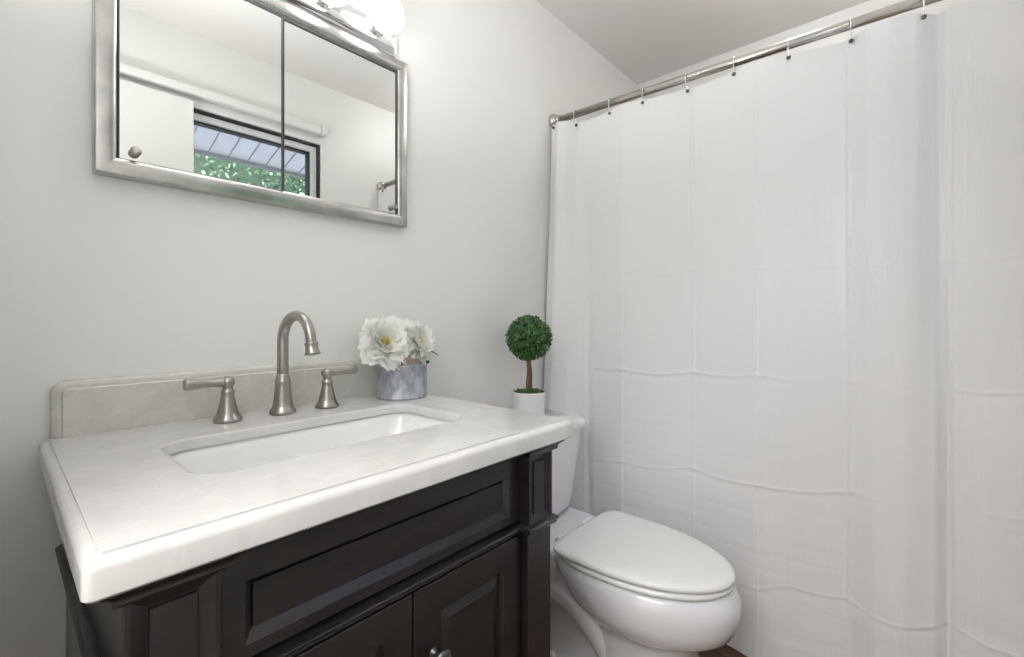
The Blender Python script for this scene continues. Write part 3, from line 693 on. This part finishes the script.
BOT = [(.012, -.082), (.05, -.092), (.11, -.070), (.155, -.006), (.172, .012), (.20, .004), (.322, -.008), (.45, -.003), (.583, .008), (.68, .001), (.783, -.016), (.90, .004), (1.005, .020), (1.025, .010), (1.07, -.014), (1.13, -.020), (1.185, -.002), (1.212, .022), (1.226, .006), (1.28, -.018), (1.34, -.024)]
vcr = [.323, .583, .783, 1.01]
HC = [[(.0, .26), (.787, .250), (.83, .272), (.872, .284), (1.011, .294), (1.11, .283), (1.214, .319), (1.336, .312)],
      [(.0, .53), (.325, .543), (.579, .570), (.787, .568), (1.015, .596), (1.214, .627), (1.34, .625)],
      [(.0, .905), (.172, .889), (.325, .889), (.585, .898), (.784, .907), (1.009, .904), (1.196, .906), (1.34, .913)],
      [(.0, 1.25), (.325, 1.253), (.579, 1.242), (.784, 1.234), (1.004, 1.235), (1.196, 1.219), (1.34, 1.225)],
      [(.0, 1.59), (.325, 1.59), (1.004, 1.572), (1.34, 1.57)]]
hcr = [.31, .60, .905, 1.235, 1.56]
def smooth_at(a, t):
    for i in range(len(a)-1):
        if t <= a[i+1][0]:
            u = (t-a[i][0])/(a[i+1][0]-a[i][0]); return a[i][1]*(1-u)+a[i+1][1]*u - .010*math.sin(PI*u)*(a[i+1][0]-a[i][0])/.2
    return a[-1][1]
HY = [.030, .117, .276, .411, .567, .719, .869, 1.017, 1.166, 1.29]
ZBOT = .028
def ctop(s):
    """top edge height at distance s from the back wall: held up at the grommets, sagging or riding up in between"""
    base = rz(-s) - .030
    k = 0
    for i in range(len(HY)-1):
        if HY[i] <= s <= HY[i+1]:
            u = (s-HY[i])/(HY[i+1]-HY[i]); w_ = [.000, -.006, .006, -.004, -.004, .005, -.002, .005, -.007][i]
            k = w_*math.sin(PI*u)
    return base+k
ny, nz = 430, 560
V = []; S0, S1 = .012, 1.338
fold_cache = []
for j in range(ny):
    s = S0+(S1-S0)*j/(ny-1); fold_cache.append((s, cat(TOP, s), cat(BOT, s), ctop(s), [smooth_at(h_, s) for h_ in HC]))
def g(d, w_): return math.exp(-(d/w_)**2)
for i in range(nz):
    t = i/(nz-1)
    for j in range(ny):
        s, ft, fb, zt, hz = fold_cache[j]
        z = ZBOT+(zt-ZBOT)*t
        h = min(1, max(0, (1.9-z)/1.2)); off = ft*(1-h)+fb*h
        c = 0
        drift = .006*math.sin(z*2.2)
        for vc in vcr: c -= .0022*g(s-vc-drift*.5, .0035) - .0010*g(s-vc-drift*.5-.009, .006)
        for r_, hc in enumerate(hcr):
            d = z-hz[r_]
            if abs(d) < .06:
                am = .0014 if hc < 1.0 else .0005
                am *= .7+.3*math.sin(s*7+r_*2.1)
                c -= am*1.3*g(d, .0035) - am*.9*g(d+.012, .010)
                for vc in vcr:
                    q = abs(s-vc-drift*.5)
                    if q < .05: c -= (.0026 if hc < 1 else .001)*math.exp(-((q+abs(d))/.012)**2)
        # the four-pointed crease mark
        q = abs(s-.783)/.020+abs(z-.905-.004)/.022
        c -= .0022*g(q-1, .16)
        lo = max(0, min(1, (.95-z)/.6))
        n1 = noise.noise(Vector((s*4.0, z*16, 3.1)))*.0016*lo + noise.noise(Vector((s*2.5, z*3, 8)))*.004
        wr = noise.noise(Vector((s*5+z*2, z*40, 1.1)))
        n1 += .0012*lo*max(0, wr)
        V.append((RX+off+c+n1, -s, z))
Fc = [(i*ny+j, i*ny+j+1, (i+1)*ny+j+1, (i+1)*ny+j) for i in range(nz-1) for j in range(ny-1)]
cu = mesh('shower_curtain', V, Fc, M['curtain'], None, True, (RX, -.675, rz(-.675)-.03))
tag(cu, 'long white ribbed fabric shower curtain with fold creases hanging from the steel rod', 'shower curtain')
ords = ['nearest the vanity wall', 'second from the vanity wall', 'third from the vanity wall', 'fourth from the vanity wall', 'fifth from the vanity wall', 'sixth from the vanity wall', 'seventh from the vanity wall', 'eighth from the vanity wall', 'ninth from the vanity wall', 'tenth from the vanity wall, nearest the window wall']
def front_x(s, z):
    """x of the curtain's room side at distance s from the back wall, near its top"""
    return RX + cat(TOP, s) + noise.noise(Vector((s*2.5, z*3, 8)))*.004
def mk_hook(s, which):
    zr = rz(-s); bx = front_x(s, zr-.042)-.005
    hk = thing('curtain_hook', 'ball curtain hook on the rod, ' + which, 'curtain hook', (RX, -s, zr), 'curtain hooks along the rod')
    pts = []
    for k in range(15):
        a = math.radians(k*205/14)-.05; pts.append((RX+.0165*math.cos(a), -s, zr+.0165*math.sin(a)))
    pts += [(min(bx+.004, RX-.0165), -s, zr-.020), (bx, -s, zr-.032), (bx-.001, -s, zr-.041)]
    MB().tube(pts, .0015, 8).build('wire', M['chrome'], hk)
    MB().revolve([(.0, -.004), (.0045, -.0035), (.0062, 0), (.0045, .0035), (.0, .004)], (bx-.002, -s, zr-.0435), 14, 'x').build('bead', M['knob'], hk)
for i, s in enumerate(HY): mk_hook(s, ords[i])
